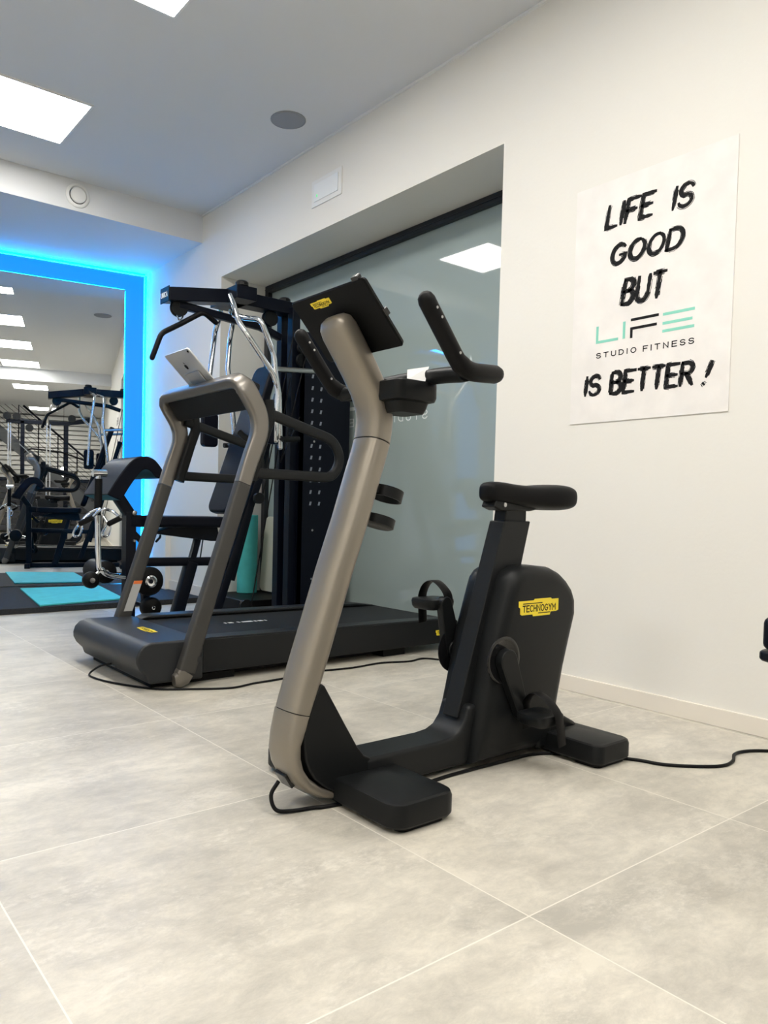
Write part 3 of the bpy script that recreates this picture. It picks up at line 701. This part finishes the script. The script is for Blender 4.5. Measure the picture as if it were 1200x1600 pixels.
mb = MB(); fpl = [(0,.8),(.35,.95),(.8,.7),(.95,.1),(.75,.1-.6),(.35,-.95),(0,-.82),(-.35,-.95),(-.75,-.5),(-.95,.1),(-.8,.7),(-.35,.95)]
mb.rings([[tp(.01+a*.013, .085-b*.014, d) for a, b in fpl] for d in (-.0006, .0)]); mb.rings([[tp(.01+a*.006-.004, .064-b*.008, d) for a, b in ((-.6,-.8),(.2,-.4),(.6,.8),(-.3,.3))] for d in (-.0006, 0)]); mb.build('logo', M_GLOSSB, t)
mb = MB(); mb.rings([[tp(.0+u, .150+v, d) for u, v in rrect(.07, .035, .01)] for d in (-.007, -.001)]); mb.build('stand', M_STEEL, t, bevel=.002)
cb = MB()
cb.tube(smooth_path([(1.262, 3.31, .045), (1.215, 3.33, .035), (1.165, 3.32, .008), (1.16, 3.24, .005), (1.20, 3.10, .005), (1.30, 2.92, .005), (1.42, 2.84, .005), (1.57, 2.77, .005), (1.70, 2.79, .005), (1.846, 2.80, .005), (2.05, 2.84, .005), (2.257, 2.816, .005), (2.45, 2.83, .005), (2.60, 2.785, .005), (2.72, 2.80, .005), (2.79, 2.68, .005)], 8), .0045, 8)
tag(cb.build('power_cable', M_RUBB), 'thin black power cable curling out from under the treadmill front', 'cable')

# ================================================================== MULTI GYM
def make_gym():
    GY = 4.2
    O = Vector((2.5, GY, 0))
    t = thing('multi_gym', 'navy black multi gym with chrome press arms and lat bar behind the treadmill', 'multi gym', O)
    part = lambda mb, name, m, parent=None, **k: mb.build(name, m, parent or t, O if parent is None else None, **k)
    sq = lambda mb, a, b, h, up_=(0, 1, 0), h2=None: mb.tube([a, b], 1.0, 16, upv=up_, flat=(h, h2 or h), power=8)
    # frame: floor rails, rear uprights, top boom
    f = MB()
    f.box(1.72, 3.15, GY-.03, GY+.03, .0, .05); f.box(2.70, 2.76, GY-.33, GY+.33, 0, .05); f.box(1.66, 1.72, GY-.22, GY+.22, 0, .05)
    part(f, 'floor_frame', M_NAVY, bevel=.004)
    for yy in (-.095, .035): f = MB(); f.box(2.735, 2.795, GY+yy, GY+yy+.06, .05, 2.06); part(f, 'rear_upright', M_NAVY, bevel=.004)
    f = MB(); f.prism([(1.90,1.955),(1.90,2.035),(2.32,2.10),(2.86,2.10),(2.86,2.02),(2.34,2.02)], GY-.055, GY+.055)
    boom = part(f, 'top_boom', M_NAVY, bevel=.006)
    f = MB(); f.box(1.892, 1.899, GY-.06, GY+.06, 1.95, 2.04); fo2 = f.build('end_cap', M_NAVY, boom, bevel=.004)
    lt = MB(); text(lt, 'UNICA', Vector((1.8915, GY+.045, 1.982)), Vector((0, -1, 0)), Vector((0, 0, 1)), Vector((-1, 0, 0)), .026, width=.085, sw=.17, gap=.25); lt.build('brand_lettering', M_WTXT, fo2)
    f = MB(); sq(f, (1.98, GY, 1.955), (2.55, GY, 1.915), .022); sq(f, (2.55, GY, 1.915), (2.70, GY, 1.87), .022); f.build('lower_brace', M_NAVY, boom)
    f = MB(); f.box(2.28, 2.42, GY-.17, GY+.17, 2.02, 2.10); f.build('pivot_block', M_NAVY, boom, bevel=.004)
    for x, yy in ((2.33, -.14), (2.33, .14), (2.73, 0)):
        f = MB(); f.lathe((x, GY+yy, 2.10), (0, 0, 1), [(.04, 0), (.04, .02), (.03, .03)]); f.build('pivot_knob', M_BLK, boom)
    for x, z in ((1.985, 1.935), (2.62, 1.98)):
        f = MB(); f.lathe((x, GY-.02, z), (0, 1, 0), [(.05, 0), (.05, .008), (.042, .016), (.042, .024), (.05, .032), (.05, .04)], 24); f.build('pulley', M_BLK, boom)
    # lat bar with clip
    lb = MB(); lb.tube(fillet([(1.83, GY+.02, 1.625), (1.885, GY+.02, 1.775), (2.0, GY+.02, 1.845), (2.135, GY-.02, 1.935), (2.22, GY-.02, 1.885)], .03, 4), .016, 12, round_ends=True)
    lo_ = part(lb, 'lat_bar', M_RUBB)
    ck = MB(); ck.tube(smooth_path([(1.99, GY, 1.94), (2.015, GY, 1.915), (2.005, GY, 1.875), (1.985, GY, 1.868), (1.975, GY, 1.90)], 5, True), .005, 8, closed=True); ck.build('snap_hook', M_CHROME, lo_)
    # tower of weight stack with perforated shrouds
    for a, b, nm in ((GY-.15, GY-.01, 0), (GY+.02, GY+.15, 1)):
        pass
    tw_ = MB(); tw_.prism_z([(2.80, GY-.15), (2.83, GY-.155), (3.17, GY-.155), (3.17, GY-.145), (2.815, GY-.145), (2.81, GY-.10), (2.80, GY-.10)], .03, 1.90)
    tw_.box(3.165, 3.175, GY-.15, GY+.15, .03, 1.90); tw_.box(2.80, 3.17, GY+.145, GY+.155, .03, 1.90); tw_.box(2.80, 2.81, GY+.03, GY+.15, .03, 1.90); tw_.box(2.80, 2.81, GY-.15, GY-.03, .03, 1.90)
    hl = tw_; hl.mark(); hl.m2 = mat('pale perforation', (.22, .25, .30), .5)
    for r_ in range(15):
        for c_ in range(2):
            z = 1.66-r_*.055
            hl.rings([[Vector((2.7992-e, GY+.060+c_*.05+a, z+b+a*.25)) for a, b in ((-.010, -.011), (.010, -.011), (.010, .011), (-.010, .011))] for e in (0, .0012)])
    for r_ in range(12):
        z = 1.62-r_*.075
        for xx in (2.86, 2.93):
            hl.rings([[Vector((xx+a, GY-.1552-e, z+b)) for a, b in ((-.010, -.012), (.004, -.012), (.010, .012), (-.004, .012))] for e in (0, .0012)])
    to = part(tw_, 'stack_shroud', M_NAVY)
    for y, z in ((GY-.1555, .30), (GY-.1555, .62), (GY-.1555, 1.2)):
        MB().lathe((2.88, y, z), (0, -1, 0), [(.007, 0), (.007, .003), (0, .004)], 10).build('shroud_bolt', M_STEEL, to)
    for k in range(11):
        wst = MB(); wst.box(2.845, 3.12, GY-.10, GY+.10, .10+k*.036, .133+k*.036); ws = part(wst, 'weight_plate', M_BLK, bevel=.003)
        MB().box(2.842, 2.8455, GY-.006, GY+.006, .108+k*.036, .124+k*.036).build('number_plate', M_PAPER, ws)
    for yy in (-.06, .06): gd = MB(); gd.cyl((2.95, GY+yy, .05), (2.95, GY+yy, 1.95), .011, 10); part(gd, 'guide_rod', M_CHROME)
    # chrome press arms
    for s, pts in ((-1, [(2.235, GY-.17, 2.02), (2.232, GY-.23, 1.94), (2.235, GY-.26, 1.86), (2.285, GY-.30, 1.77), (2.465, GY-.30, 1.57), (2.502, GY-.30, 1.48), (2.495, GY-.30, 1.33), (2.492, GY-.30, 1.17)]),
                   (-1, [(2.30, GY-.10, 1.93), (2.33, GY-.20, 1.895), (2.37, GY-.30, 1.88), (2.47, GY-.30, 1.68), (2.478, GY-.30, 1.59), (2.51, GY-.30, 1.45), (2.525, GY-.30, 1.13)]),
                   (1, [(2.40, GY+.12, 2.03), (2.50, GY+.26, 1.98), (2.50, GY+.30, 1.90), (2.485, GY+.30, 1.68), (2.50, GY+.30, 1.62), (2.53, GY+.30, 1.40), (2.55, GY+.30, 1.22)]),
                   (1, [(2.33, GY+.12, 2.06), (2.40, GY+.26, 2.0), (2.39, GY+.30, 1.93), (2.35, GY+.30, 1.60), (2.33, GY+.30, 1.20)])):
        a = MB(); a.tube(fillet(pts, .04, 4), .0165, 14, round_ends=True); part(a, 'press_arm', M_CHROME)
    for s in (-1, 1):
        hd = MB(); hd.cyl((2.49, GY+s*.30, 1.60), (2.80, GY+s*.30, 1.625), .016, 14); hd.lathe((2.80, GY+s*.30, 1.625), (1, 0, .08), [(.018, 0), (.018, .01), (.01, .014)], 14)
        part(hd, 'press_handle', M_STEEL)
        pd = MB(); pd.rings([[Vector((2.34+ (0 if s > 0 else .15)+a, GY+s*(.30-.03+d), 1.26+b)) for a, b in rrect(.055, .11, .025)] for d in (-.025, .025)]); part(pd, 'arm_pad', M_PAD, bevel=.010)
        ft = MB(); ft.cyl((2.50, GY+s*.36, 1.175), (2.62, GY+s*.36, 1.185), .017, 12); ft.cyl((2.515, GY+s*.30, 1.18), (2.53, GY+s*.37, 1.18), .008, 8); part(ft, 'arm_peg', M_BLK)
    # back rest: slanted pad plus head section
    bk = MB(); d = Vector((.32, 0, .92)).normalized(); nn2 = Vector((-d.z, 0, d.x)); o0 = Vector((2.28, GY, .72))
    def bp(u, v, k): return o0+Vector((0, 1, 0))*u+d*v+nn2*k
    bk.rings([[bp(u*(1-.25*max(0, (v-.1)/.5)), v+.50, k) for u, v in rrect(.135, .50, .06, 5)] for k in (-.03, .03)]); part(bk, 'backrest', M_PAD, bevel=.018)
    bf = MB(); sq(bf, (2.36, GY, .30), (2.70, GY, 1.50), .025); sq(bf, (2.26, GY, .10), (2.55, GY, .95), .028); part(bf, 'backrest_frame', M_NAVY)
    ss = MB(); ss.rings([[Vector((2.02+a, GY+b, z)) for a, b in rrect(.245, .15, .05, 5)] for z in (.635, .70)]); part(ss, 'seat', M_PAD, bevel=.02)
    sf = MB(); sf.prism([(1.80,.60),(1.95,.635),(2.24,.635),(2.26,.55),(2.20,.55)], GY-.05, GY+.05); sq(sf, (1.70, GY, .43), (2.35, GY, .42), .026); sq(sf, (2.14, GY, .60), (2.09, GY, .42), .02)
    sq(sf, (2.09, GY, .42), (1.98, GY, .04), .035); part(sf, 'seat_frame', M_NAVY, bevel=.003)
    lv = MB(); lv.tube([(1.86, GY-.06, .585), (1.84, GY-.10, .575), (1.80, GY-.14, .555)], .007, 8); part(lv, 'seat_lever', M_BLK)
    cbx = MB()
    for a, b in (((2.16, GY-.02, .58), (2.14, GY-.02, .44)), ((2.72, GY-.10, 1.6), (2.44, GY-.12, .10)), ((2.73, GY-.12, 1.9), (2.52, GY-.12, .85)), ((2.80, GY-.16, 1.75), (2.62, GY-.16, 1.05)), ((2.62, GY-.16, 1.05), (2.76, GY-.16, 1.35)), ((2.62, GY, 1.93), (2.0, GY, 1.93))):
        cbx.cyl(a, b, .004, 6)
    part(cbx, 'cable', M_RUBB)
    for p, r_ in (((2.50, GY-.10, .82), .035), ((2.42, GY-.10, .14), .045), ((2.80, GY-.12, 1.72), .045), ((2.80, GY-.12, 1.80), .04)):
        f = MB(); f.lathe(p, (0, -1, 0), [(r_, -.012), (r_, -.006), (r_*.8, 0), (r_, .006), (r_, .012)], 20); part(f, 'cable_pulley', M_BLK)
    # front post with preacher pad, leg developer and curl bar
    fp = MB(); fp.box(1.665, 1.725, GY-.032, GY+.032, .05, .72); sq(fp, (1.70, GY, .70), (1.615, GY, .82), .03); sq(fp, (1.695, GY, .67), (1.86, GY, .665), .035); sq(fp, (1.72, GY, .60), (1.80, GY, .52), .015)
    part(fp, 'front_post', M_NAVY, bevel=.003)
    kn = MB()
    for x, z, r_ in ((1.712, .715, .014), (1.712, .555, .008)): kn.lathe((x, GY-.033, z), (0, -1, 0), [(r_, 0), (r_, .008), (r_*.6, .012)], 14)
    part(kn, 'front_bolt', M_STEEL)
    # padded board bent over like a saddle, wide along Y
    outl = [(1.53,.815),(1.60,.925),(1.675,1.015),(1.74,1.040),(1.80,1.028),(1.845,.985),(1.868,.945)]
    inl = [(1.612,.782),(1.665,.870),(1.722,.945),(1.755,.965),(1.785,.955),(1.815,.925),(1.845,.915)]
    pp = smooth_path([(x, 0, z) for x, z in outl], 4); pi_ = smooth_path([(x, 0, z) for x, z in inl], 4)
    pc = MB(); ring0 = [(p.x, p.z) for p in pp]+[(p.x, p.z) for p in reversed(pi_)]
    pc.prism(ring0, GY-.09, GY+.30); part(pc, 'preacher_pad', M_PAD, bevel=.022, seg=4, smooth=60)
    ch = MB()
    ch.tube(smooth_path([(1.478, GY-.10, .925), (1.475, GY-.10, .72), (1.482, GY-.10, .44), (1.505, GY-.10, .395), (1.56, GY-.06, .365), (1.66, GY-.02, .345)], 6), .016, 12)
    ch.cyl((1.445, GY-.10, .93), (1.52, GY-.10, .93), .020, 14)
    cho = part(ch, 'curl_bar', M_CHROME)
    ch = MB(); ch.cyl((1.477, GY-.10, .90), (1.475, GY-.10, .70), .021, 12); ch.build('curl_sleeve', M_RUBB, cho)
    ch = MB(); ch.cyl((1.50, GY-.10, .40), (1.43, GY-.12, .352), .008, 8); ch.build('roller_axle', M_CHROME, cho)
    for x, y0_, y1_, z, r_ in ((1.425, GY-.17, GY-.12, .35, .045), (1.565, GY+.0, GY+.22, .375, .065)):
        f = MB(); f.lathe((x, y0_, z), (0, 1, 0), [(r_*.75, 0), (r_, .012), (r_, y1_-y0_-.012), (r_*.75, y1_-y0_)], 24); fo3 = part(f, 'foam_roller', M_RUBB, smooth=50)
        MB().lathe((x, y0_+.001, z), (0, -1, 0), [(.014, 0), (.014, .006), (.006, .008)], 14).build('roller_cap', M_STEEL, fo3)
    for x, z, r_, y0_, y1_, hub_ in ((1.700, .345, .080, GY-.30, GY-.24, .034), (1.730, .195, .056, GY-.27, GY-.20, .012)):
        f = MB(); f.lathe((x, y0_, z), (0, 1, 0), [(r_*.8, 0), (r_, .012), (r_, y1_-y0_-.012), (r_*.75, y1_-y0_)], 28); fo3 = part(f, 'leg_roller', M_RUBB, smooth=50)
        MB().lathe((x, y0_+.002, z), (0, -1, 0), [(hub_, 0), (hub_, .012), (hub_*.75, .016), (hub_*.7, .008), (hub_*.35, .006), (0, .007)], 24).build('roller_hub', M_CHROME, fo3)
    f = MB(); f.cyl((1.70, GY-.31, .345), (1.70, GY-.02, .345), .012, 12); f.cyl((1.73, GY-.275, .195), (1.73, GY-.02, .195), .012, 12); sq(f, (1.70, GY-.18, .40), (1.735, GY-.18, .15), .022); part(f, 'leg_lever', M_NAVY)
    return t
make_gym()
# two stirrup handles hanging from the curl bar
for k, (px, pz, dx, lab) in enumerate(((1.40, .68, -.075, 'chrome stirrup handle hanging left of the curl bar on the multi gym'), (1.47, .66, .055, 'chrome stirrup handle hanging right on the curl bar of the multi gym'))):
    t = thing('stirrup_handle', lab, 'handle', (1.47, 4.07, .74), 0, 'stirrup handles hanging on the multi gym')
    yk = -.03-.03*k
    a = Vector((0.0, yk, .0)); b1 = Vector((dx*1.1-.03, yk, -.085)); b2 = Vector((dx*1.1+.02, yk-.05, -.05))
    mb = MB(); mb.tube(fillet([b1, b1*.5+Vector((-.01, 0, .01)), a, b2*.5+Vector((.015, 0, .01)), b2], .03, 5), .008, 10); mb.build('stirrup', M_CHROME, t)
    mb = MB(); mb.cyl(b1+Vector((0, 0, -.0)), b2, .015, 14); mb.build('grip', M_RUBB, t)
    mb = MB(); mb.tube(smooth_path([b1, b1+Vector((-.02, 0, -.02)), b1+Vector((-.035, 0, -.06)), b1+Vector((-.005, 0, -.065)), b1+Vector((.012, 0, -.02))], 5, True), .006, 8, closed=True); mb.build('snap_hook', M_CHROME, t)

# ================================================================== BENCH AT THE RIGHT EDGE
t = thing('exercise_bench', 'black padded bench cut off by the right edge of the photo', 'bench', (1.768, .492, 0))
mb = MB(); mb.rings([[Vector((x, y, z)) for x, y in rrect(.30, .14, .03)] for z in (.525, .587)]); mb.build('pad', M_PAD, t, bevel=.012)
mb = MB(); mb.rings([[Vector((x, y, z)) for x, y in rrect(.304, .144, .03)] for z in (.505, .5245)]); mb.build('pad_base', M_NAVY, t, bevel=.006)
for x in (.0, .22):
    mb = MB(); mb.box(x-.025, x+.025, -.025, .025, .04, .505); mb.box(x-.025, x+.025, -.10, .10, 0, .04); mb.build('leg', M_NAVY, t, bevel=.004)

# ================================================================== REAR OF THE ROOM (seen in the mirror)
def make_trainer():
    TY = -1.6; O = Vector((1.65, TY, 0))
    t = thing('cable_trainer', 'black cable crossover frame at the rear, seen in the mirror', 'cable machine', O)
    part = lambda mb, name, m, parent=None, **k: mb.build(name, m, parent or t, O if parent is None else None, **k)
    for x, r_ in ((1.28, .035), (2.04, .04)):
        f = MB(); f.box(x-r_, x+r_, TY-r_, TY+r_, .05, 2.25); part(f, 'upright', M_NAVY, bevel=.004)
    f = MB(); f.box(1.0, 2.10, TY-.035, TY+.035, 2.20, 2.27); f.prism([(2.04,2.20),(2.04,2.27),(2.50,2.38),(2.50,2.28)], TY-.03, TY+.03); part(f, 'top_beam', M_NAVY, bevel=.004)
    f = MB(); f.box(1.0, 2.3, TY-.04, TY+.04, 0, .05); f.box(1.1, 1.16, TY-.45, TY+.45, 0, .05); f.box(2.1, 2.16, TY-.45, TY+.45, 0, .05); part(f, 'base', M_NAVY, bevel=.004)
    for x in (1.04, 1.08, 1.70, 1.76):
        f = MB(); f.cyl((x, TY+.06, .05), (x, TY+.06, 2.20), .012, 10); part(f, 'guide_rod', M_CHROME)
    for x, z in ((1.02, 2.32), (1.18, 2.32), (1.40, 2.12), (2.14, 2.33)):
        f = MB(); f.lathe((x, TY+.02, z), (0, 1, 0), [(.07, 0), (.07, .01), (.055, .02), (.055, .03), (.07, .04), (.07, .05)], 20); part(f, 'pulley', M_BLK)
    f = MB(); f.box(1.55, 1.90, TY-.10, TY+.10, .08, .82); part(f, 'weight_stack', M_BLK, bevel=.005)
    f = MB(); f.tube(fillet([(1.30, TY+.05, 1.66), (1.42, TY+.05, 1.74), (1.95, TY+.05, 1.70), (2.40, TY+.05, 1.55)], .05, 4), .016, 10); part(f, 'pull_bar', M_RUBB)
    f = MB(); f.tube([(1.72, TY+.02, 2.2), (1.70, TY+.12, 2.35), (1.80, TY+.16, 2.55)], .03, 10); part(f, 'top_handle', M_STEEL)
make_trainer()
b2 = copy_tree(bike); b2.location = (1.75, -.62, 0); b2.rotation_euler = (0, 0, R(180))
b2['label'] = 'second exercise bike at the rear of the room, seen only in the mirror'
# staircase behind
t = thing('staircase', 'grey steel staircase with wire railing at the rear, seen in the mirror', 'stairs', (1.0, -4.2, 0))
M_STR = mat('grey stringer', (.10, .105, .11), .5)
for y in (-.02, .78):
    mb = MB(); mb.prism([(1.70, .38), (-1.0, 2.65), (-1.0, 2.845), (-.88, 2.845), (1.70, .68)], y-.02, y+.02); mb.build('stringer', M_STR, t)
MB().box(1.30, 1.76, .0, .76, 0, .50).build('landing', M_DKWOOD, t)
for k in range(10):
    x = 1.50-k*.25; MB().box(x-.13, x+.11, 0, .76, .60+k*.21-.02, .60+k*.21+.02).build('tread', M_DKWOOD, t)
for k in range(7):
    x = 1.65-k*.4; mb = MB(); mb.cyl((x, 0, .62+k*.336), (x, 0, min(2.84, 1.55+k*.336)), .013, 8); mb.build('baluster', M_NAVY, t)
for j in range(7):
    z = .80+j*.115; mb = MB(); mb.cyl((1.65, 0, z), (1.65-(2.84-z)/.84, 0, 2.84), .0055, 6); mb.build('railing_wire', M_NAVY, t)
mb = MB(); mb.tube([(1.65, 0, 1.56), (1.65-1.27/.84, 0, 2.83)], .022, 10); mb.build('handrail', M_NAVY, t)
# slatted partition with dark lower half
t = thing('slatted_partition', 'pale horizontally slatted partition over dark boards, seen in the mirror', 'partition', (1.4, -6.0, 0))
mb = MB()
for k in range(14): mb.box(-2.9, 1.39, -.01, .02, 1.30+k*.11, 1.385+k*.11)
mb.build('pale_slat', M_SLAT, t)
mb = MB()
for k in range(8): mb.box(-2.9, 1.39, -.01, .02, .06+k*.15, .19+k*.15)
mb.build('dark_board', M_DKWOOD, t)
mb = MB(); mb.box(-2.9, 1.39, .0205, .05, 1.24, 1.32); mb.box(-2.9, 1.39, -.012, .03, 1.26, 1.30); mb.build('shelf_edge', M_GLOSSB, t)
t = thing('pendant_lamp', 'white glowing cone pendant lamp at the rear, seen in the mirror', 'lamp', (1.97, -3.9, 1.30))
mb = MB(); mb.lathe((0, 0, 0), (0, 0, 1), [(.14, 0), (.13, .03), (.05, .20), (.03, .22)], 28); mb.build('shade', M_LAMP, t)
mb = MB(); mb.cyl((0, 0, .22), (0, 0, 1.55), .004, 6); mb.build('cord', M_RUBB, t)
